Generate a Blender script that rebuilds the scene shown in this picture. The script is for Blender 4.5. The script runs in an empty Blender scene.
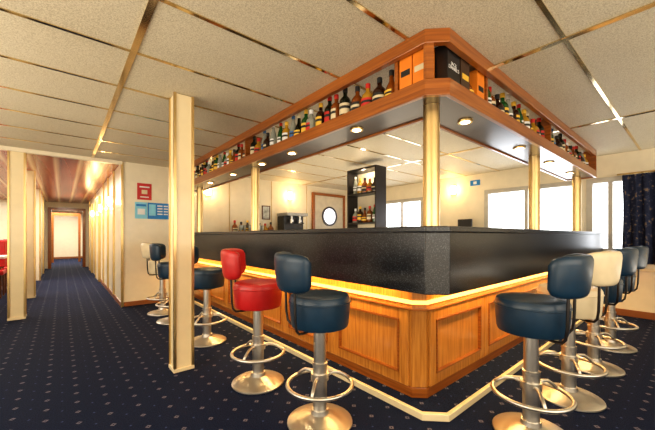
import bpy, bmesh, math, random
from mathutils import Vector
random.seed(7)
S = bpy.context.scene
COL = S.collection
PI = math.pi
S.view_settings.view_transform = 'Standard'
for nm in ('Medium High Contrast', 'Standard - Medium High Contrast'):
    try: S.view_settings.look = nm; break
    except Exception: pass

# ---------------------------------------------------------------- materials
class NT:
    def __init__(s, name):
        s.m = bpy.data.materials.new(name); s.m.use_nodes = True
        s.t = s.m.node_tree; s.b = s.t.nodes['Principled BSDF']
    def n(s, typ, **kw):
        nd = s.t.nodes.new(typ)
        for k, v in kw.items(): setattr(nd, k, v)
        return nd
    def l(s, a, b): s.t.links.new(a, b)
    def math(s, op, a, b=None):
        nd = s.n('ShaderNodeMath', operation=op)
        for i, v in enumerate((a, b)):
            if v is None: continue
            if isinstance(v, (int, float)): nd.inputs[i].default_value = v
            else: s.l(v, nd.inputs[i])
        return nd.outputs[0]
    def ramp(s, fac, stops):
        r = s.n('ShaderNodeValToRGB')
        e = r.color_ramp.elements
        while len(e) < len(stops): e.new(0.5)
        for i, (p, c) in enumerate(stops):
            e[i].position = p; e[i].color = (*c, 1)
        s.l(fac, r.inputs[0]); return r.outputs[0]
    def coord(s, scale=(1, 1, 1)):
        c = s.n('ShaderNodeTexCoord'); mp = s.n('ShaderNodeMapping')
        mp.inputs['Scale'].default_value = scale
        s.l(c.outputs['Object'], mp.inputs[0]); return mp.outputs[0]
    def noise(s, vec, scale, detail=3):
        nd = s.n('ShaderNodeTexNoise'); nd.inputs['Scale'].default_value = scale
        nd.inputs['Detail'].default_value = detail
        s.l(vec, nd.inputs['Vector']); return nd.outputs['Fac']
    def bump(s, h, strength=.2, dist=.01):
        b = s.n('ShaderNodeBump'); b.inputs['Strength'].default_value = strength
        b.inputs['Distance'].default_value = dist
        s.l(h, b.inputs['Height']); s.l(b.outputs[0], s.b.inputs['Normal'])

def simple(name, col, rough=.5, metal=0, emit=None, es=0, coat=0, var=.08):
    N = NT(name); b = N.b
    v = N.coord(); f = N.noise(v, 9, 2)
    c0 = tuple(max(0, x*(1-var)) for x in col); c1 = tuple(min(1, x*(1+var)) for x in col)
    N.l(N.ramp(f, [(.3, c0), (.7, c1)]), b.inputs['Base Color'])
    b.inputs['Roughness'].default_value = rough
    b.inputs['Metallic'].default_value = metal
    b.inputs['Coat Weight'].default_value = coat
    if emit:
        b.inputs['Emission Color'].default_value = (*emit, 1)
        b.inputs['Emission Strength'].default_value = es
    return N.m

def woodmat(name, scale, c0, c1, rough=.28, coat=.3):
    N = NT(name); b = N.b
    v = N.coord(scale)
    f = N.noise(v, 6, 5)
    N.l(N.ramp(f, [(.3, c0), (.5, tuple((a+d)/2 for a, d in zip(c0, c1))), (.72, c1)]), b.inputs['Base Color'])
    b.inputs['Roughness'].default_value = rough
    b.inputs['Coat Weight'].default_value = coat
    b.inputs['Coat Roughness'].default_value = .12
    return N.m

WOODV = woodmat('wood_vertical_grain', (11, 11, .7), (.38, .135, .018), (.62, .27, .05), .28, .5)
WOODY = woodmat('wood_along', (.5, .5, 12), (.22, .060, .009), (.40, .13, .020), .28, .4)
WOODD = woodmat('wood_dark', (6, 6, .6), (.07, .022, .007), (.14, .05, .016))
UNDER = woodmat('dark_glossy_underside', (1, 1, 1), (.030, .012, .005), (.055, .022, .01), .28, .3)
CREAM = simple('cream_wall', (.82, .74, .57), .3, coat=.15, var=.03)
CREAM2 = simple('cream_column', (.84, .71, .46), .3, coat=.2, var=.03)
BRASS = simple('brushed_brass', (.66, .48, .22), .3, 1, var=.05)
POSTM = simple('champagne_metal', (.70, .52, .26), .33, 1, var=.05)
STRIP = simple('ceiling_strip_metal', (.72, .57, .32), .12, 1, var=.08)
CHROME = simple('satin_steel', (.68, .65, .60), .36, 1, var=.05)
STEELD = simple('dark_steel', (.05, .045, .045), .35, .6)
BLUE = simple('navy_leather', (.007, .031, .066), .40, coat=.08, var=.2)
RED = simple('red_leather', (.46, .012, .012), .40, coat=.1, var=.1)
IVORY = simple('ivory_leather', (.76, .65, .45), .45, coat=.1)
BLACK = simple('black_plastic', (.015, .014, .014), .35)
WHITE = simple('white_plastic', (.8, .8, .78), .4)
FRAME = simple('window_frame_grey', (.50, .47, .41), .4)
GREY = simple('grey_metal', (.35, .35, .34), .35, .5)
ORANGE = simple('orange_card', (.80, .24, .02), .5)
LED = simple('warm_lit_strip', (1, .6, .2), .5, emit=(1, .56, .16), es=1.5)
LAMP = simple('warm_lamp_glass', (1, .85, .6), .5, emit=(1, .72, .38), es=6)
LAMPDL = simple('downlight_bulb', (1, .85, .6), .5, emit=(1, .78, .45), es=14)
BASEB = simple('baseboard_wood', (.28, .10, .03), .35, coat=.3)

def ceil_mat():
    N = NT('ceiling_speckled_tile')
    v = N.coord(); f = N.noise(v, 150, 3); g = N.noise(v, 1.2, 2)
    mx = N.math('ADD', N.math('MULTIPLY', f, .85), N.math('MULTIPLY', g, .15))
    N.l(N.ramp(mx, [(.34, (.46, .40, .28)), (.5, (.65, .58, .44)), (.64, (.75, .69, .54))]), N.b.inputs['Base Color'])
    N.b.inputs['Roughness'].default_value = .6
    N.bump(f, .25, .003); return N.m
CEIL = ceil_mat()
def ceil2():
    N = NT('ceiling_copper_slats')
    c = N.coord(); sp = N.n('ShaderNodeSeparateXYZ'); N.l(c, sp.inputs[0])
    fx = N.math('FRACT', N.math('MULTIPLY', sp.outputs[0], 3.4))
    N.l(N.ramp(fx, [(.0, (.30, .07, .04)), (.6, (.38, .11, .06)), (.72, (.72, .52, .34)), (.95, (.25, .06, .04))]), N.b.inputs['Base Color'])
    N.b.inputs['Roughness'].default_value = .25; return N.m
CEIL2 = ceil2()

def carpet():
    N = NT('navy_patterned_carpet')
    c = N.coord(); sp = N.n('ShaderNodeSeparateXYZ'); N.l(c, sp.inputs[0])
    P = .15
    def dia(ox, oy, r0, r1):
        fx = N.math('ABSOLUTE', N.math('SUBTRACT', N.math('FRACT', N.math('ADD', N.math('DIVIDE', sp.outputs[0], P), ox)), .5))
        fy = N.math('ABSOLUTE', N.math('SUBTRACT', N.math('FRACT', N.math('ADD', N.math('DIVIDE', sp.outputs[1], P), oy)), .5))
        d = N.math('ADD', fx, fy)
        a = N.math('LESS_THAN', d, r1)
        return N.math('MULTIPLY', a, N.math('GREATER_THAN', d, r0)) if r0 else a
    big = dia(0, 0, .04, .11)
    sm = dia(.5, .5, 0, .05)
    fine = N.noise(c, 160, 2)
    base = N.ramp(fine, [(.35, (.002, .006, .026)), (.65, (.008, .018, .060))])
    m1 = N.n('ShaderNodeMixRGB'); N.l(big, m1.inputs[0]); N.l(base, m1.inputs[1])
    m1.inputs[2].default_value = (.15, .14, .19, 1)
    m2 = N.n('ShaderNodeMixRGB'); N.l(sm, m2.inputs[0]); N.l(m1.outputs[0], m2.inputs[1])
    m2.inputs[2].default_value = (.04, .065, .18, 1)
    N.l(m2.outputs[0], N.b.inputs['Base Color'])
    N.b.inputs['Roughness'].default_value = .9
    N.b.inputs['Specular IOR Level'].default_value = .2
    N.bump(fine, .5, .004); return N.m
CARPET = carpet()

def granite():
    N = NT('black_speckled_laminate')
    v = N.coord(); f = N.noise(v, 170, 3)
    N.l(N.ramp(f, [(.44, (.005, .006, .009)), (.57, (.016, .018, .024)), (.68, (.085, .09, .105))]), N.b.inputs['Base Color'])
    N.b.inputs['Roughness'].default_value = .28
    return N.m
GRAN = granite()

def curtainmat():
    N = NT('navy_floral_fabric')
    v = N.coord(); f = N.noise(v, 24, 3)
    N.l(N.ramp(f, [(.5, (.006, .011, .04)), (.60, (.02, .03, .07)), (.68, (.2, .13, .08))]), N.b.inputs['Base Color'])
    N.b.inputs['Roughness'].default_value = .85; return N.m
CURT = curtainmat()

def panemat():
    N = NT('window_pane_glass'); t = N.t
    tr = N.n('ShaderNodeBsdfTransparent'); gl = N.n('ShaderNodeBsdfGlossy'); gl.inputs['Roughness'].default_value = .05
    mx = N.n('ShaderNodeMixShader'); mx.inputs[0].default_value = .06
    N.l(tr.outputs[0], mx.inputs[1]); N.l(gl.outputs[0], mx.inputs[2])
    N.l(mx.outputs[0], t.nodes['Material Output'].inputs[0]); return N.m
PANE = panemat()

def glassmat(name, col, rough=.06):
    N = NT(name)
    v = N.coord(); f = N.noise(v, 12, 2)
    N.l(N.ramp(f, [(.3, tuple(x*.8 for x in col)), (.7, col)]), N.b.inputs['Base Color'])
    N.b.inputs['Roughness'].default_value = rough
    N.b.inputs['Transmission Weight'].default_value = .2
    N.b.inputs['Coat Weight'].default_value = .5
    return N.m
GL = {'dark': glassmat('bottle_dark_green_glass', (.006, .014, .006)),
      'amber': glassmat('bottle_amber_glass', (.30, .08, .010)),
      'clear': glassmat('bottle_clear_glass', (.40, .42, .36)),
      'green': glassmat('bottle_green_glass', (.02, .12, .03)),
      'brown': glassmat('bottle_brown_glass', (.04, .012, .004)),
      'gold': glassmat('bottle_yellow_liqueur', (.60, .33, .03))}
LB = {'cream': simple('label_cream', (.70, .60, .40), .6), 'black': simple('label_black', (.02, .02, .02), .5),
      'red': simple('label_red', (.55, .03, .02), .5), 'yellow': simple('label_yellow', (.8, .5, .06), .5),
      'white': simple('label_white', (.8, .8, .8), .5), 'blue': simple('label_blue', (.05, .16, .4), .5)}
POSTR = simple('poster_red', (.55, .03, .03), .4)
POSTB = simple('poster_blue', (.02, .22, .58), .4)
POSTC = simple('poster_cyan', (.25, .62, .80), .4)

# ---------------------------------------------------------------- mesh helpers
def mesh_from(verts, faces, mat, smooth=False, bevel=0):
    me = bpy.data.meshes.new('m'); bm = bmesh.new()
    vs = [bm.verts.new(v) for v in verts]
    for f in faces:
        try: bm.faces.new([vs[i] for i in f])
        except ValueError: pass
    bmesh.ops.recalc_face_normals(bm, faces=bm.faces)
    if bevel:
        bmesh.ops.bevel(bm, geom=list(bm.edges), offset=bevel, segments=2, affect='EDGES', profile=.5)
    if smooth:
        for f in bm.faces: f.smooth = True
    bm.to_mesh(me); bm.free(); me.materials.append(mat)
    return me
def join(*mes, weld=0):
    """merge meshes (same thing part) keeping materials"""
    out = bpy.data.meshes.new('m'); bm = bmesh.new(); mats = []
    for me in mes:
        n0 = len(bm.faces); bm.from_mesh(me); bm.faces.ensure_lookup_table()
        mt = me.materials[0]
        if mt not in mats: mats.append(mt)
        for f in bm.faces[n0:]: f.material_index = mats.index(mt)
    if weld: bmesh.ops.remove_doubles(bm, verts=bm.verts, dist=weld)
    bm.to_mesh(out); bm.free()
    for mt in mats: out.materials.append(mt)
    return out
def boxm(x0, x1, y0, y1, z0, z1, mat, bevel=0):
    v = [(x, y, z) for z in (z0, z1) for y in (y0, y1) for x in (x0, x1)]
    f = [(0, 1, 3, 2), (4, 6, 7, 5), (0, 4, 5, 1), (1, 5, 7, 3), (3, 7, 6, 2), (2, 6, 4, 0)]
    return mesh_from(v, f, mat, bevel=bevel)
def lathe(prof, mat, n=32, a0=0, a1=2*PI, smooth=True, off=(0, 0)):
    full = abs(a1-a0-2*PI) < 1e-6
    cols = n if full else n+1
    v = []; f = []
    for i in range(cols):
        a = a0+(a1-a0)*i/n
        for r, z in prof: v.append((off[0]+r*math.cos(a), off[1]+r*math.sin(a), z))
    m = len(prof)
    for i in range(n):
        j = (i+1) % cols
        for k in range(m-1): f.append((i*m+k, j*m+k, j*m+k+1, i*m+k+1))
    me = mesh_from(v, f, mat, smooth)
    bm = bmesh.new(); bm.from_mesh(me); bmesh.ops.remove_doubles(bm, verts=bm.verts, dist=1e-6)
    bmesh.ops.recalc_face_normals(bm, faces=bm.faces)
    for e in bm.edges:
        if len(e.link_faces) == 2 and e.calc_face_angle() > math.radians(40): e.smooth = False
    bm.to_mesh(me); bm.free(); return me
def prism(poly, z0, z1, mat, bevel=0):
    n = len(poly)
    v = [(x, y, z0) for x, y in poly]+[(x, y, z1) for x, y in poly]
    f = [tuple(range(n)), tuple(range(n, 2*n))]+[(i, (i+1) % n, n+(i+1) % n, n+i) for i in range(n)]
    return mesh_from(v, f, mat, bevel=bevel)
def tube(pts, r, mat, n=10, closed=False):
    P = [Vector(p) for p in pts]; v = []; f = []; N = len(P)
    for i, p in enumerate(P):
        if closed: t = (P[(i+1) % N]-P[i-1])
        else: t = P[min(i+1, N-1)]-P[max(i-1, 0)]
        t.normalize()
        up = Vector((0, 0, 1)) if abs(t.z) < .95 else Vector((1, 0, 0))
        s = t.cross(up).normalized(); u = s.cross(t)
        for k in range(n):
            a = 2*PI*k/n; q = p+s*math.cos(a)*r+u*math.sin(a)*r; v.append(tuple(q))
    for i in range(N if closed else N-1):
        j = (i+1) % N
        for k in range(n): f.append((i*n+k, i*n+(k+1) % n, j*n+(k+1) % n, j*n+k))
    if not closed: f += [tuple(range(n)), tuple(range((N-1)*n, N*n))]
    return mesh_from(v, f, mat, True)
def textmesh(body, size, mat):
    c = bpy.data.curves.new('t', 'FONT'); c.body = body; c.size = size; c.align_x = 'CENTER'; c.align_y = 'CENTER'
    c.extrude = .0005; c.space_line = .8
    o = bpy.data.objects.new('t', c); COL.objects.link(o)
    bpy.context.view_layer.update()
    me = bpy.data.meshes.new_from_object(o.evaluated_get(bpy.context.evaluated_depsgraph_get()))
    bpy.data.objects.remove(o); me.materials.clear(); me.materials.append(mat); me.name = 'm'
    return me
def ob(name, me, parent=None, loc=(0, 0, 0), rot=(0, 0, 0), **props):
    o = bpy.data.objects.new(name, me); COL.objects.link(o)
    o.location = loc; o.rotation_euler = rot
    if parent: o.parent = parent
    if me is not None and me.name.startswith('m'): me.name = name+'_mesh'
    for k, v in props.items(): o[k] = v
    return o
def empty(name, loc, rot=(0, 0, 0), **props):
    return ob(name, None, None, loc, rot, **props)
def struct(name, me, label, cat, loc=(0, 0, 0), rot=(0, 0, 0)):
    return ob(name, me, None, loc, rot, kind='structure', label=label, category=cat)

CZ = 2.225
XE = 5.85; YN = 5.7
# ---------------------------------------------------------------- shell
struct('floor', boxm(-3.3, 6.0, -2.9, 20, -.1, 0, CARPET), 'navy blue carpet with small repeating diamond motifs', 'floor')
struct('ceiling', boxm(-3.3, 6.0, -2.9, YN, CZ, CZ+.1, CEIL), 'cream speckled ceiling panels divided by metal strips', 'ceiling')
struct('ceiling', boxm(-3.3, .8, YN, 20, CZ, CZ+.1, CEIL2), 'reddish copper slatted ceiling over corridor and dining area', 'ceiling')
tn = [0]
def trim(me, label='thin polished metal ceiling strip'):
    tn[0] += 1; return struct('trim_%d' % tn[0], me, label, 'trim')
for k in range(-5, 9):
    y = .5+.585*k
    if y < YN: trim(boxm(-3.2, 5.85, y-.011, y+.011, CZ-.006, CZ-.0005, STRIP))
for k in range(-1, 3):
    x = .336+1.88*k
    trim(boxm(x-.018, x+.018, -2.8, YN, CZ-.0075, CZ-.0005, STRIP))
trim(boxm(-3.2, .7, YN-.03, YN+.03, CZ-.05, CZ, CREAM), 'cream ceiling edge beam over corridor entrance')

WZ0, WZ1 = .88, 1.87
wins = [(-.2, 1.02), (1.20, 2.47), (3.80, 4.85)]
parts = [boxm(XE, XE+.12, -2.9, 6.0, 0, WZ0, CREAM), boxm(XE, XE+.12, -2.9, 6.0, WZ1, CZ, CREAM)]
ys = [-2.9]+[v for w in wins for v in w]+[6.0]
for i in range(0, len(ys), 2): parts.append(boxm(XE, XE+.12, ys[i], ys[i+1], WZ0, WZ1, CREAM))
struct('wall_east', join(*parts), 'cream panelled outer wall with window openings', 'wall')
for i, (a, b) in enumerate(wins):
    fr = [boxm(XE-.02, XE+.1, a-.04, b+.04, WZ0-.04, WZ0+.03, FRAME, .004), boxm(XE-.02, XE+.1, a-.04, b+.04, WZ1-.03, WZ1+.04, FRAME, .004),
          boxm(XE-.02, XE+.1, a-.04, a+.03, WZ0+.03, WZ1-.03, FRAME), boxm(XE-.02, XE+.1, b-.03, b+.04, WZ0+.03, WZ1-.03, FRAME)]
    ms = {0: (.80,), 1: (1.84,), 2: (4.32,)}[i]
    for q in ms: fr.append(boxm(XE-.01, XE+.08, q-.025, q+.025, WZ0+.03, WZ1-.03, FRAME))
    w = struct('window_%d' % (i+1), join(*fr), 'grey framed rectangular window with bright daylight', 'window')
    ob('pane', boxm(XE+.045, XE+.05, a+.02, b-.02, WZ0+.02, WZ1-.02, PANE), w)
struct('wall_north', boxm(.7, XE, YN, YN+.12, 0, CZ, CREAM), 'cream glossy panelled wall beside the bar', 'wall')
struct('wall_corridor', boxm(.7, .82, YN+.12, 14, 0, CZ, CREAM), 'cream corridor side wall', 'wall')
struct('wall_west', boxm(-3.4, -3.2, -2.9, 20, 0, CZ, CREAM), 'cream side wall', 'wall')
struct('wall_south', boxm(-3.3, 6.0, -3.0, -2.8, 0, CZ, CREAM), 'cream rear wall', 'wall')
struct('wall_partition', boxm(-.55, -.43, 10.4, 14, 0, CZ, CREAM), 'cream partition wall along corridor', 'wall')
struct('wall_far', join(boxm(-3.3, -.28, 14, 14.12, 0, CZ, CREAM), boxm(.55, 1.0, 14, 14.12, 0, CZ, CREAM), boxm(-.28, .55, 14, 14.12, 2.02, CZ, CREAM)),
       'cream end wall with doorway opening', 'wall')
struct('wall_end', boxm(-3.3, 2.5, 19.6, 19.8, 0, CZ, CREAM), 'cream wall at the far end of the passage', 'wall')
struct('wall_passage', boxm(.9, 1.0, 14.12, 19.6, 0, CZ, CREAM), 'cream passage side wall', 'wall')
struct('ceiling', boxm(.8, 2.5, 14, 20, CZ, CZ+.1, CREAM), 'plain cream ceiling of far passage', 'ceiling')
trim(join(boxm(-.36, -.28, 13.95, 14.14, 0, 2.04, WOODY), boxm(.55, .63, 13.95, 14.14, 0, 2.04, WOODY), boxm(-.28, .55, 13.95, 14.14, 1.96, 2.04, WOODY)),
     'wooden door frame of open doorway at corridor end')
trim(join(boxm(-.34, -.26, 16.95, 17.05, 0, 2.04, WOODY), boxm(.52, .60, 16.95, 17.05, 0, 2.04, WOODY), boxm(-.26, .52, 16.95, 17.05, 1.92, 2.04, WOODY)),
     'brown wooden door frame in far passage')
for y in (6.6, 7.5, 8.4, 10.6, 12.9): trim(boxm(.672, .699, y-.03, y+.03, .07, CZ-.01, BRASS), 'vertical brass strip on corridor wall')
for y in (10.4, 12.2): trim(boxm(-.429, -.40, y+.001, y+.07, 0, CZ-.01, BRASS), 'vertical brass strip on partition wall')
for x in (1.45, 2.4, 3.3, 4.2): trim(boxm(x-.006, x+.006, YN-.006, YN-.0005, .1, CZ-.01, BRASS), 'slim brass wall panel joint')
trim(boxm(.684, .716, YN-.02, YN-.0005, 0, CZ-.01, BRASS), 'brass corner strip of wall')
struct('baseboard_north', boxm(.72, 1.7, YN-.016, YN-.001, 0, .07, BASEB, .003), 'brown wooden skirting board', 'baseboard')
struct('baseboard_east', boxm(XE-.016, XE-.001, -2.7, 1.12, 0, .09, BASEB, .003), 'brown wooden skirting board', 'baseboard')
struct('baseboard_corridor', boxm(.684, .699, YN, 9.1, 0, .07, BASEB, .003), 'brown wooden skirting board', 'baseboard')
struct('baseboard_end', boxm(-3.2, .9, 19.58, 19.599, 0, .09, BASEB, .003), 'brown wooden skirting board', 'baseboard')
trim(boxm(XE-.03, XE-.001, -2.7, .95, .62, .66, CREAM2, .004), 'cream dado rail under windows')
for i, y in enumerate((9.2, 11.6)):
    d = struct('door_%d' % (i+1), boxm(.665, .699, y, y+.85, 0, 2.0, CREAM2, .004), 'cream cabin door in brass frame on corridor wall', 'door')
    ob('door_frame', join(boxm(.65, .698, y-.04, y, 0, 2.04, BRASS), boxm(.65, .698, y+.85, y+.89, 0, 2.04, BRASS), boxm(.65, .698, y, y+.85, 2.0, 2.04, BRASS)), d)
    ob('handle', tube([(.64, y+.08, 1.0), (.64, y+.18, 1.0)], .012, CHROME), d)

# ---------------------------------------------------------------- pillars
def pillar(x, y, s, label):
    e = empty('pillar', (x, y, 0), label=label, category='pillar')
    h = CZ
    ob('body', boxm(-s/2, s/2, -s/2, s/2, 0, h-.001, CREAM2, .006), e)
    ed = []
    for a in (-1, 1):
        for b in (-1, 1):
            ed.append(boxm(a*s/2-.010, a*s/2+.010, b*s/2-.010, b*s/2+.010, .03, h-.002, BRASS))
    ob('edge_trim', join(*ed), e)
    ob('base_trim', boxm(-s/2-.012, s/2+.012, -s/2-.012, s/2+.012, 0, .03, CREAM2, .003), e)
pillar(.75, 2.75, .135, 'square cream pillar with brass corner strips near the bar stools')
pillar(-.45, 5.78, .15, 'square cream pillar at the corridor entrance')
pillar(-.44, 7.6, .14, 'square cream pillar along the corridor')

# ---------------------------------------------------------------- bar
def path(xo, yo, c, ye=YN-.002, xe=XE-.002):
    return [(xo, ye), (xo, yo+c), (xo+c, yo), (xe, yo)]
def band(o, i, z0, z1, mat, bevel=0, xe=XE-.002):
    return prism(path(*o, xe=xe)+path(*i, xe=xe)[::-1], z0, z1, mat, bevel)
FX, FY, FC = 1.52, .876, .094
bar = empty('bar_counter', (0, 0, 0), label='L-shaped wooden bar counter with black speckled front and lit underside', category='bar counter')
ob('plinth', band((1.64, .965, .10), (1.80, 1.2, .06), 0, .035, CARPET), bar)
ob('plinth_trim', band((1.613, .938, .11), (1.639, .964, .10), 0, .042, CREAM2, .004), bar, label='cream metal nosing along plinth edge')
BX, BY, BC = 1.745, 1.145, .065
ob('body', band((BX, BY, BC), (BX+.1, BY+.1, .03), .0, .80, WOODV), bar)
ob('skirting', band((BX-.012, BY-.012, BC+.004), (BX-.001, BY-.001, BC), .036, .10, WOODY, .002), bar)
ob('ledge', band((BX-.03, BY-.03, BC+.01), (BX-.001, BY-.001, BC), .602, .616, WOODY, .004), bar)
ob('light_strip', band((BX-.012, BY-.012, BC+.006), (BX-.001, BY-.001, BC), .640, .664, LED), bar, label='glowing warm amber light strip')
ob('fascia', band((FX, FY, FC), (FX+.05, FY+.05, .066), .762, 1.105, GRAN, .004), bar, label='black speckled laminate front band')
ob('underside', band((FX+.051, FY+.051, .06), (BX+.1, BY+.1, .03), .80, .83, WOODD), bar)
ob('countertop', band((FX-.003, FY-.003, FC), (FX+.42, FY+.42, .01), 1.106, 1.14, GRAN, .006), bar, label='black stone bar top')
def panelframe(w, z0, z1, t=.018, st=.07):
    ms = [boxm(0, st, -t, 0, z0, z1, WOODV, .003), boxm(w-st, w, -t, 0, z0, z1, WOODV, .003),
          boxm(st, w-st, -t, 0, z0, z0+st, WOODV, .003), boxm(st, w-st, -t, 0, z1-st, z1, WOODV, .003)]
    b = .012; a0, a1, c0, c1 = st, w-st, z0+st, z1-st
    for q in (boxm(a0, a0+b, -t-.006, 0, c0, c1, WOODY), boxm(a1-b, a1, -t-.006, 0, c0, c1, WOODY),
              boxm(a0+b, a1-b, -t-.006, 0, c0, c0+b, WOODY), boxm(a0+b, a1-b, -t-.006, 0, c1-b, c1, WOODY)): ms.append(q)
    return join(*ms)
nL = 6; wL = (YN-.01-(BY+BC+.02))/nL
pmL = panelframe(wL-.004, .102, .600)
for i in range(nL):
    ob('panel', pmL, bar, (BX, BY+BC+.02+wL*(i+1)-.004, 0), (0, 0, -PI/2))
nR = 5; wR = (XE-.01-(BX+BC+.02))/nR
pmR = panelframe(wR-.004, .102, .600)
for i in range(nR):
    ob('panel', pmR, bar, (BX+BC+.02+wR*i, BY, 0))
def area(loc, rot, sx, sy, e, col, name='area_lamp'):
    l = bpy.data.lights.new(name, 'AREA'); l.shape = 'RECTANGLE'; l.size = sx; l.size_y = sy; l.energy = e; l.color = col
    o = bpy.data.objects.new(name, l); COL.objects.link(o); o.location = loc; o.rotation_euler = rot; return o
W = (1, .64, .24)
area((1.64, 3.45, .765), (0, math.radians(-15), 0), .06, 4.3, 26, W, 'bar_light')
area((3.85, 1.03, .765), (math.radians(15), 0, 0), 3.9, .06, 26, W, 'bar_light')

# ---------------------------------------------------------------- canopy
CE = 5.38
can = empty('bar_canopy', (0, 0, 0), label='wooden bottle shelf canopy hung over bar counter on brass posts', category='canopy')
ob('top_rail', band((FX, FY, FC), (FX+.04, FY+.04, .07), 2.145, CZ-.002, WOODY, .004, CE), can)
ob('shelf_rail', band((FX, FY, FC), (FX+.03, FY+.03, .078), 1.857, 1.950, WOODY, .004, CE), can)
ob('shelf', band((FX+.031, FY+.031, .076), (FX+.31, FY+.31, .01), 1.885, 1.935, WOODY, 0, CE), can)
ob('soffit', band((FX+.031, FY+.031, .076), (FX+.31, FY+.31, .01), 1.870, 1.884, UNDER, 0, CE), can, label='dark glossy underside of canopy')
ob('inner_rail', band((FX+.311, FY+.311, .01), (FX+.335, FY+.335, .01), 1.857, 1.945, WOODY, .003, CE), can)
ob('end_board', boxm(CE+.001, CE+.025, FY, FY+.335, 1.857, CZ-.002, WOODY, .003), can)
SH = 1.936
dv = boxm(-.14, .14, -.012, .012, SH, CZ-.003, WOODY)
for y in (1.20, 3.28): ob('divider', dv, can, (FX+.185, y, 0))
dv2 = boxm(-.012, .012, -.14, .14, SH, CZ-.003, WOODY)
for x in (2.19, 3.6): ob('divider', dv2, can, (x, FY+.185, 0))
ob('corner_block', prism([(FX+.004, FY+FC+.012), (FX+.004, FY+FC-.006), (FX+.034, FY+FC-.034), (FX+.05, FY+FC-.02), (FX+.03, FY+FC+.012)], 1.951, 2.144, WOODY), can)
post = lathe([(.0, 1.141), (.053, 1.141), (.053, 1.147), (.0485, 1.148), (.0485, 1.869), (0, 1.869)], POSTM, 28)
for x, y in ((1.705, 1.045), (1.70, 3.3), (1.70, 5.2), (3.56, 1.05), (5.22, 1.05)):
    ob('post', post, can, (x, y, 0), label='round brushed champagne metal post')
dl = lathe([(.0, 1.862), (.034, 1.862), (.036, 1.858), (.048, 1.858), (.05, 1.868), (.05, 1.8695)], BRASS, 24)
dlb = lathe([(0, 1.8575), (.03, 1.8575), (.03, 1.8615)], LAMPDL, 20)
DLS = [(1.65, y) for y in (1.62, 2.47, 3.05, 3.8, 4.6)]+[(x, 1.03) for x in (2.1, 3.1, 3.95, 4.8)]
for x, y in DLS:
    o = ob('downlight', dl, can, (x, y, 0), label='brass rimmed recessed downlight'); ob('bulb', dlb, o)
    l = bpy.data.lights.new('downlight_lamp', 'SPOT'); l.energy = 18; l.color = (1, .72, .40); l.spot_size = math.radians(110); l.spot_blend = .6; l.shadow_soft_size = .03
    lo = bpy.data.objects.new('downlight_lamp', l); COL.objects.link(lo); lo.location = (x, y, 1.85)

# ---------------------------------------------------------------- bottles
def bprof(kind, h, r):
    if kind == 'round':
        p = [(0, 0), (r*.95, 0), (r, .01), (r, h*.58), (r*.85, h*.66), (r*.38, h*.75), (r*.34, h*.9)]
    elif kind == 'squat':
        p = [(0, 0), (r*1.05, 0), (r*1.12, .01), (r*1.12, h*.5), (r*.95, h*.6), (r*.4, h*.72), (r*.34, h*.88)]
    elif kind == 'tall':
        p = [(0, 0), (r*.8, 0), (r*.82, .01), (r*.82, h*.5), (r*.6, h*.65), (r*.32, h*.8), (r*.3, h*.92)]
    else:
        p = [(0, 0), (r*.8, 0), (r*1.0, h*.06), (r*1.08, h*.3), (r*.8, h*.5), (r*.4, h*.66), (r*.32, h*.88)]
    return p+[(0, p[-1][1])]
BT = []
specs = [('round', .25, 'dark', 'cream', 'black'), ('round', .235, 'amber', 'cream', 'red'), ('squat', .205, 'brown', 'black', 'black'),
         ('tall', .265, 'clear', 'white', 'white'), ('round', .25, 'green', 'yellow', 'yellow'), ('bell', .215, 'amber', 'yellow', 'black'),
         ('squat', .20, 'gold', 'red', 'red'), ('tall', .26, 'clear', 'blue', 'blue'), ('round', .262, 'dark', 'red', 'red'),
         ('round', .24, 'brown', 'yellow', 'yellow'), ('squat', .225, 'amber', 'black', 'black'), ('bell', .245, 'dark', 'yellow', 'cream'),
         ('tall', .25, 'green', 'white', 'red'), ('squat', .215, 'clear', 'red', 'white'), ('round', .23, 'gold', 'white', 'yellow')]
gname = {'dark': 'dark green', 'amber': 'amber', 'clear': 'clear', 'green': 'green', 'brown': 'dark brown', 'gold': 'golden yellow'}
for kind, h, g, lb, cp in specs:
    r = .043
    p = bprof(kind, h, r)
    body = lathe(p, GL[g], 20)
    nr = p[-2][0]; nz = p[-2][1]
    cap = lathe([(0, nz-.012), (nr+.003, nz-.012), (nr+.003, h-.002), (nr, h), (0, h)], LB[cp], 16)
    rl = {'bell': r*1.085, 'tall': r*.82, 'squat': r*1.12, 'round': r}[kind]+.0013
    za, zd = {'bell': (.12, .36), 'tall': (.2, .42), 'squat': (.12, .44), 'round': (.18, .5)}[kind]
    za *= h; zd *= h; zb = za+(zd-za)*.5; zc = za+(zd-za)*.75
    A0, A1 = -PI/2-1.15, -PI/2+1.15; m2 = LB['black' if lb != 'black' else 'cream']
    lab = join(lathe([(rl, za), (rl, zb)], LB[lb], 14, A0, A1), lathe([(rl, zb), (rl, zc)], m2, 14, A0, A1), lathe([(rl, zc), (rl, zd)], LB[lb], 14, A0, A1), weld=1e-5)
    BT.append((body, cap, lab, '%s glass spirit bottle with %s label' % (gname[g], lb), h))
def bottle(i, x, y, z, rz, group, where, sc=1):
    b, c, l, lbl, h = BT[i % len(BT)]
    o = ob('bottle', b, None, (x, y, z), (0, 0, rz), label=lbl+' '+where, category='bottle', group=group)
    o.scale = (sc, sc, sc)
    ob('cap', c, o); ob('label', l, o)
y = 1.28; bag = []
def pick():
    if not bag:
        bag.extend(range(15)); random.shuffle(bag)
    return bag.pop()
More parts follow.
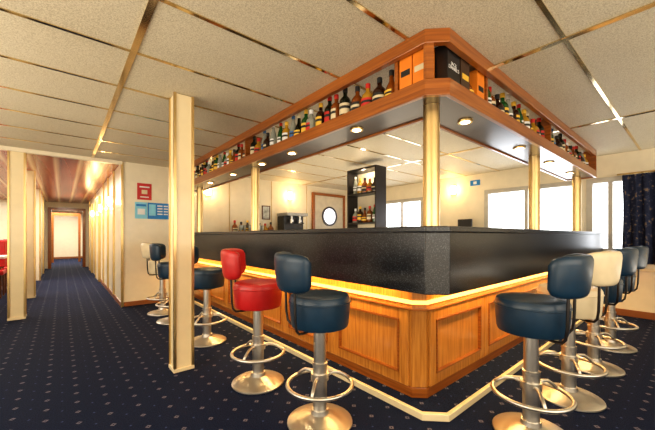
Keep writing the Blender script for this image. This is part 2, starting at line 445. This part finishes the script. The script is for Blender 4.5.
while y < 5.6:
    if abs(y-3.28) > .065:
        bottle(pick(), FX+.10+random.uniform(-.01, .02), y, SH+.001, -PI/2+random.uniform(-.6, .6), 'bottles on the canopy shelf', 'on canopy shelf')
    y += random.uniform(.098, .112)
x = 2.27
while x < 5.3:
    if abs(x-3.6) > .065:
        bottle(pick(), x, FY+.10+random.uniform(-.01, .02), SH+.001, random.uniform(-.6, .6), 'bottles on the canopy shelf', 'on canopy shelf')
    x += random.uniform(.099, .115)
def carton(x, y, w, dp, h, rz, mat, mat2, label, text=None):
    e = ob('carton', boxm(-w/2, w/2, -dp/2, dp/2, 0, h, mat, .002), None, (x, y, SH+.001), (0, 0, rz), label=label, category='box')
    if text:
        ob('lettering', textmesh(text, w*.21, mat2), e, (0, -dp/2-.0008, h*.52), (PI/2, 0, 0))
    else:
        ob('label', boxm(-w*.36, w*.36, -dp/2-.0015, -dp/2-.0003, h*.42, h*.56, mat2), e)
carton(1.615, 1.135, .088, .09, .25, -PI/2, ORANGE, LB['black'], 'orange bottle gift carton with dark band')
carton(1.615, 1.04, .088, .09, .24, -PI/2, ORANGE, LB['cream'], 'orange bottle gift carton with cream band')
carton(1.745, .968, .14, .09, .255, 0, BLACK, LB['white'], 'black whiskey gift carton with white lettering', "JACK\nDANIEL'S")
carton(1.885, .968, .11, .09, .24, 0, simple('brown_card', (.06, .03, .015), .5), LB['yellow'], 'dark brown bottle gift carton on canopy shelf')
bottle(5, 2.0, .976, SH+.001, 0, 'bottles on the canopy shelf', 'on canopy shelf')
carton(2.11, .968, .10, .08, .235, 0, ORANGE, LB['black'], 'orange and black bottle gift carton on canopy shelf')

# ---------------------------------------------------------------- bottle tower in the bar
TX, TY, TW, TD = 3.47, 3.02, .60, .23
tw = empty('bottle_cabinet', (TX, TY, 0), label='dark tall open cabinet with bottle shelves behind bar', category='cabinet')
ob('side', boxm(0, TD, 0, .022, 0, 2.12, STEELD), tw); ob('side', boxm(0, TD, TW-.022, TW, 0, 2.12, STEELD), tw)
ob('back', boxm(TD-.015, TD, .022, TW-.022, 1.0, 2.08, CREAM), tw)
ob('lower_body', boxm(0, TD, .022, TW-.022, 0, 1.0, WOODD), tw)
for z in (1.27, 1.72): ob('shelf', boxm(.002, TD-.016, .023, TW-.023, z, z+.022, BLACK), tw)
ob('top', boxm(0, TD, .022, TW-.022, 2.09, 2.12, BLACK), tw)
for z in (1.293, 1.743):
    for i in range(5):
        bottle((i*4+int(z*10)) % 15, TX+.09, TY+.10+i*.10, z, -PI/2, 'bottles in the tall cabinet', 'in tall cabinet', 1.05)
l = bpy.data.lights.new('cabinet_lamp', 'POINT'); l.energy = 3; l.color = (1, .8, .55); l.shadow_soft_size = .03
lo = bpy.data.objects.new('cabinet_lamp', l); COL.objects.link(lo); lo.location = (TX+.05, TY+TW/2, 2.05)

# ---------------------------------------------------------------- bar back counters
bc = empty('back_counter', (0, 0, 0), label='low wooden service counter against the wall behind bar', category='counter')
ob('body', boxm(2.3, 4.25, 5.15, YN-.002, 0, 1.06, WOODD, .004), bc); ob('worktop', boxm(2.28, 4.27, 5.13, YN-.002, 1.06, 1.09, GREY, .004), bc)
sc = empty('side_counter', (0, 0, 0), label='service counter below windows behind bar', category='counter')
ob('body', boxm(5.3, XE-.035, 1.7, 4.6, 0, 1.0, WOODD, .004), sc); ob('worktop', boxm(5.28, XE-.035, 1.68, 4.62, 1.0, 1.03, GREY, .004), sc)
cm = empty('coffee_machine', (3.62, 5.40, 1.091), label='black and steel espresso machine on back counter', category='coffee machine')
ob('body', boxm(-.24, .24, -.05, .2, 0, .40, BLACK, .012), cm)
ob('top_tray', boxm(-.25, .25, -.2, .21, .40, .46, GREY, .01), cm)
ob('drip_tray', boxm(-.24, .24, -.2, -.051, 0, .06, GREY, .006), cm)
for s in (-.1, .1):
    ob('group_head', lathe([(0, .25), (.035, .25), (.035, .32), (.02, .33), (.02, .399), (0, .399)], CHROME, 16, off=(s, -.12)), cm)
    ob('portafilter', tube([(s, -.15, .265), (s, -.25, .25)], .012, BLACK), cm)
pf = empty('framed_picture', (3.17, YN-.001, 1.42), label='small dark framed picture on cream wall', category='picture')
ob('frame', join(boxm(-.09, -.075, -.02, 0, 0, .28, WOODD), boxm(.075, .09, -.02, 0, 0, .28, WOODD), boxm(-.075, .075, -.02, 0, 0, .015, WOODD), boxm(-.075, .075, -.02, 0, .265, .28, WOODD)), pf)
ob('picture', boxm(-.075, .075, -.01, -.001, .015, .265, simple('picture_print', (.5, .52, .5), .5, var=.6)), pf)
gl = lathe([(0, 0), (.03, 0), (.03, .004), (.005, .01), (.005, .08), (.03, .11), (.036, .16), (.032, .19), (.03, .19), (.033, .16), (.027, .112), (0, .09)], GL['clear'], 18)
for i in range(6):
    ob('wine_glass', gl, None, (2.42+.09*i, 5.25+.05*(i % 2), 1.091), label='clear stemmed glass on back counter', category='glass', group='glasses on the back counter')
for i in range(7):
    bottle(i*4+1, 2.42+i*.125, 5.5, 1.091, 0, 'bottles on the back counter', 'on back counter', 1.2)
for i in range(5):
    bottle(i*4+2, 5.6, 3.55+i*.12, 1.031, -PI/2, 'bottles on the side counter', 'on side counter', 1.1)
cr = empty('cash_register', (5.52, 2.75, 1.031), label='dark grey cash register with tilted keyboard on side counter', category='cash register')
ob('drawer', boxm(-.2, .2, -.2, .2, 0, .11, GREY, .008), cr)
ob('keyboard', mesh_from([(-.2, -.18, .111), (.05, -.18, .111), (.05, .18, .111), (-.2, .18, .111), (-.2, -.18, .13), (.05, -.18, .21), (.05, .18, .21), (-.2, .18, .13)],
   [(0, 1, 2, 3), (4, 5, 6, 7), (0, 1, 5, 4), (1, 2, 6, 5), (2, 3, 7, 6), (3, 0, 4, 7)], BLACK, bevel=.004), cr)
ob('display', boxm(.06, .1, -.13, .13, .22, .36, BLACK, .008), cr)
ob('display_stand', boxm(.07, .12, -.03, .03, .11, .225, GREY), cr)
sg = empty('wall_sign', (XE, 2.68, 2.02), (0, 0, -PI/2), label='small blue pictogram sign high on cream wall', category='sign')
ob('plate', boxm(-.09, .09, -.006, 0, 0, .10, POSTB), sg)
ob('pictogram', boxm(-.03, .03, -.008, -.0065, .025, .075, LB['white']), sg)
DGR = simple('door_beige', (.62, .54, .40), .4)
pd = struct('door_4', boxm(4.40, 5.28, YN-.04, YN-.001, 0, 2.02, DGR, .004), 'service door with round porthole window behind bar', 'door')
ob('door_frame', join(boxm(4.34, 4.40, YN-.06, YN-.001, 0, 2.08, WOODY), boxm(5.28, 5.34, YN-.06, YN-.001, 0, 2.08, WOODY), boxm(4.40, 5.28, YN-.06, YN-.001, 2.02, 2.08, WOODY)), pd)
ob('porthole_frame', lathe([(.19, 0), (.23, 0), (.23, .02), (.19, .02), (.19, 0)], STEELD, 32), pd, (4.84, YN-.041, 1.55), (PI/2, 0, 0))
ob('porthole_glass', lathe([(0, .005), (.189, .005), (.189, .008), (0, .008)], simple('lit_porthole', (.8, .8, .8), .2, emit=(.9, .9, 1), es=.8), 32), pd, (4.84, YN-.041, 1.55), (PI/2, 0, 0))
# ---------------------------------------------------------------- sconces
def sconce(x, y, z, rz, e=6):
    s = empty('wall_sconce', (x, y, z), (0, 0, rz), label='half-round glowing wall sconce on cream wall', category='wall lamp')
    ob('back_plate', boxm(-.05, .05, -.012, 0, -.1, .1, BRASS, .004), s)
    ob('shade', lathe([(.02, -.09), (.05, -.08), (.062, 0), (.05, .08), (.02, .09)], LAMP, 16, PI, 2*PI, off=(0, -.0125)), s)
    l = bpy.data.lights.new('sconce_lamp', 'POINT'); l.energy = e; l.color = (1, .66, .30); l.shadow_soft_size = .04
    lo = bpy.data.objects.new('sconce_lamp', l); COL.objects.link(lo)
    lo.location = (x+.13*math.sin(rz), y-.13*math.cos(rz), z)
sconce(XE, 3.1, 1.98, -PI/2); sconce(2.0, YN, 1.9, 0); sconce(3.75, YN, 1.95, 0)
for y in (7.0, 8.8, 11.2): sconce(.7, y, 1.72, -PI/2, 7)

# ---------------------------------------------------------------- posters
def poster(x0, x1, z0, z1, mat, lines, label):
    h = z1-z0; w = x1-x0
    e = empty('poster', (x0, YN, z0), label=label, category='poster')
    ob('sheet', boxm(0, w, -.008, 0, 0, h, mat), e)
    for (a, b, c, d, m) in lines: ob('print', boxm(a*w, b*w, -.0105, -.0085, c*h, d*h, m), e)
Wt = LB['white']
poster(.90, 1.10, 1.66, 1.92, POSTR, [(.15, .85, .74, .82, Wt), (.3, .7, .35, .6, LB['cream']), (.2, .8, .14, .2, Wt)], 'red notice poster with white emblem on cream wall')
poster(.87, 1.04, 1.36, 1.62, POSTC, [(.1, .9, .75, .88, POSTB), (.2, .8, .25, .6, Wt)], 'light blue notice sheet below the red poster')
ln = [(.06, .36, .2, .9, POSTC)]
for k in range(4): ln.append((.44, .68, .78-.17*k, .86-.17*k, Wt)); ln.append((.74, .94, .78-.17*k, .86-.17*k, Wt))
poster(1.045, 1.36, 1.36, 1.62, POSTB, ln, 'dark blue notice sheet with white text blocks')

# ---------------------------------------------------------------- curtain
def curtain(y0, y1, z0, z1):
    e = empty('curtain', (XE-.09, 0, 0), label='navy floral curtain gathered beside window', category='curtain')
    v = []; f = []; n = 110; m = 10
    for i in range(n+1):
        y = y0+(y1-y0)*i/n
        for k in range(m+1):
            t = k/m; v.append((.028*math.sin(i/n*2*PI*11+.4*math.sin(t*3))*(.6+.5*t), y+.01*math.sin(t*4+i), z1+(z0-z1)*t))
    for i in range(n):
        for k in range(m): f.append((i*(m+1)+k, (i+1)*(m+1)+k, (i+1)*(m+1)+k+1, i*(m+1)+k+1))
    ob('fabric', mesh_from(v, f, CURT, True), e)
    ob('rail', tube([(0, y0-.05, z1+.015), (0, y1+.05, z1+.015)], .012, BRASS), e)
curtain(-.45, .67, .72, 1.90)

# ---------------------------------------------------------------- stools
base_m = lathe([(0, 0), (.184, 0), (.190, .005), (.189, .013), (.180, .019), (.12, .034), (.064, .050), (.052, .056), (.048, .08), (0, .08)], CHROME, 40)
col_m = lathe([(0, .07), (.041, .07), (.041, .33), (.043, .332), (.043, .35), (.036, .352), (.036, .545), (0, .545)], CHROME, 24)
def ringpts(r, z, n=40): return [(r*math.cos(2*PI*i/n), r*math.sin(2*PI*i/n), z) for i in range(n)]
ft = [tube(ringpts(.188, .225), .0115, CHROME, 10, True), lathe([(.0415, .25), (.052, .25), (.052, .29), (.0415, .29), (.0415, .25)], CHROME, 24)]
for a in (PI/2, PI/2+2*PI/3, PI/2+4*PI/3):
    c, s = math.cos(a), math.sin(a)
    ft.append(tube([(r*c, r*s, z) for r, z in ((.045, .27), (.08, .282), (.12, .276), (.16, .25), (.185, .228))], .0095, CHROME, 8))
foot_m = join(*ft)
plate_m = lathe([(0, .54), (.06, .54), (.12, .556), (.12, .562), (0, .562)], STEELD, 28)
def seat_mesh(mat):
    return lathe([(0, .563), (.150, .563), (.163, .568), (.168, .582), (.173, .64), (.177, .70), (.176, .728), (.168, .744), (.150, .751), (.09, .754), (0, .755)], mat, 44)
def pipe_mesh(mat): return tube(ringpts(.1775, .708, 44), .0045, mat, 6, True)
BR, BA = .228, math.radians(62)
def back_mesh(mat):
    v = []; f = []; n = 28; m = 20; th = .031
    z0, z1 = .780, .992; zc = (z0+z1)/2; hz = (z1-z0)/2
    for i in range(n+1):
        t = -1+2*i/n; a = -PI/2+BA*t
        e = (1-abs(t)**6)**.5 if abs(t) < 1 else 0
        sc_ = max(.02, e)
        for k in range(m):
            q = 2*PI*k/m; cr_, sr_ = math.cos(q), math.sin(q)
            px = math.copysign(abs(cr_)**.7, cr_)*th*(.35+.65*sc_)*(1 if sc_ > .1 else .3)
            pz = math.copysign(abs(sr_)**.45, sr_)*hz*(.55+.45*sc_)
            r = BR+px+.10*pz
            v.append((r*math.cos(a), r*math.sin(a), zc+pz))
    for i in range(n):
        for k in range(m): f.append((i*m+k, i*m+(k+1) % m, (i+1)*m+(k+1) % m, (i+1)*m+k))
    f += [tuple(range(m)), tuple(range(n*m, (n+1)*m))]
    return mesh_from(v, f, mat, True)
def armpts(deg):
    a = -PI/2+math.radians(deg); c, s = math.cos(a), math.sin(a)
    return [(r*c, r*s, z) for r, z in ((.06, .552), (.14, .552), (.185, .558), (.205, .58), (.214, .63), (.217, .70), (.219, .78), (.222, .86))]
arm_m = [tube(armpts(q), .0075, STEELD, 8) for q in (-36, 36)]
SM = {k: (seat_mesh(m), pipe_mesh(m), back_mesh(m)) for k, m in (('navy', BLUE), ('red', RED), ('ivory', IVORY))}
def stool(x, y, deg, c):
    e = empty('bar_stool', (x, y, 0), (0, 0, math.radians(deg)), label='%s leather bar stool with curved back on steel pedestal' % c, category='bar stool', group='bar stools around the counter')
    s, p, b = SM[c]
    ob('base', base_m, e); ob('column', col_m, e); ob('footrest', foot_m, e); ob('seat_plate', plate_m, e)
    st = ob('seat', s, e); ob('piping', p, st); ob('backrest', b, e)
    for a in arm_m: ob('back_arm', a, e)
for x, y, r, c in [(1.15, 1.43, -112, 'navy'), (1.11, 2.11, -120, 'red'), (1.14, 3.27, -115, 'navy'), (1.08, 4.33, -110, 'navy'), (1.08, 4.88, -105, 'ivory'),
                   (1.965, .595, 6, 'navy'), (2.60, .565, 0, 'ivory'), (3.35, .56, -4, 'navy'), (4.1, .56, -4, 'navy')]:
    stool(x, y, r, c)

# ---------------------------------------------------------------- dining chairs and table
chs = boxm(-.22, .22, -.22, .22, .40, .48, RED, .02)
chb = boxm(-.21, .21, .17, .23, .52, 1.0, RED, .02)
leg = lathe([(0, 0), (.014, 0), (.02, .4), (0, .4)], WOODD, 10)
bp = boxm(-.015, .015, .18, .21, .45, .55, WOODD)
def dchair(x, y, rz):
    e = empty('dining_chair', (x, y, 0), (0, 0, rz), label='red upholstered dining chair with dark legs', category='chair', group='dining chairs beside the corridor')
    ob('seat', chs, e); ob('backrest', chb, e)
    for a in (-.18, .18):
        for b in (-.18, .18): ob('leg', leg, e, (a, b, 0))
        ob('back_post', bp, e, (a*.8, 0, 0))
def dtable(x, y):
    tb = empty('dining_table', (x, y, 0), label='dining table with pale top on steel pedestal', category='table')
    ob('top', boxm(-.3, .3, -.3, .3, .72, .76, WHITE, .01), tb)
    ob('pedestal', lathe([(0, 0), (.2, 0), (.2, .02), (.04, .05), (.04, .719), (0, .719)], CHROME, 20), tb)
for y in (7.4, 9.3, 11.2):
    dtable(-1.0, y); dchair(-1.0, y+.62, 0); dchair(-1.0, y-.62, PI)

# ---------------------------------------------------------------- lighting
wd = bpy.data.worlds.new('sky'); S.world = wd; wd.use_nodes = True
bg = wd.node_tree.nodes['Background']; bg.inputs[0].default_value = (.93, .96, 1, 1); bg.inputs[1].default_value = 5
WH = (1, .92, .79); WM = (1, .85, .63)
area((-.6, -1.2, .5), (PI, 0, 0), 3.5, 2.0, 68, WM, 'ceiling_fill')  # added fill behind the camera, aimed up to brighten the ceiling
area((-1.8, 2.6, .4), (PI, 0, 0), 1.5, 4, 60, WM, 'ceiling_fill')  # second added ceiling fill, out of view on the left
area((-2.9, 1.5, 1.3), (0, math.radians(-90), 0), 1.2, 5, 95, WH, 'side_fill')  # added daylight-like fill; the west wall has no window
area((.8, -2.5, 1.4), (math.radians(90), 0, 0), 5, 1.2, 75, WH, 'rear_fill')  # added fill from behind the camera; the south wall is solid
area((3.7, 3.3, .9), (PI, 0, 0), 2.6, 2.8, 38, WM, 'bar_interior_fill')  # added fill hidden below the counter, brightens the ceiling inside the bar
area((5.0, -1.3, .5), (PI, 0, 0), 1.2, 2.0, 36, WH, 'ceiling_fill')  # added ceiling fill, out of view on the right
area((.12, 9.5, 2.19), (0, 0, 0), .5, 6, 55, WH, 'corridor_light')
area((-2.0, 10, 2.19), (0, 0, 0), 1.5, 6, 220, WH, 'dining_light')
area((0, 17, 2.19), (0, 0, 0), 1, 3, 150, WH, 'passage_light')

# ---------------------------------------------------------------- camera
cd = bpy.data.cameras.new('camera'); cam = bpy.data.objects.new('camera', cd); COL.objects.link(cam)
cam.location = (0, 0, 1.085); cam.rotation_euler = (PI/2, 0, math.radians(-40.2))
cd.sensor_fit = 'HORIZONTAL'; cd.sensor_width = 36; cd.lens = 314/655*36; cd.shift_y = 21/655; cd.clip_start = .02
S.camera = cam
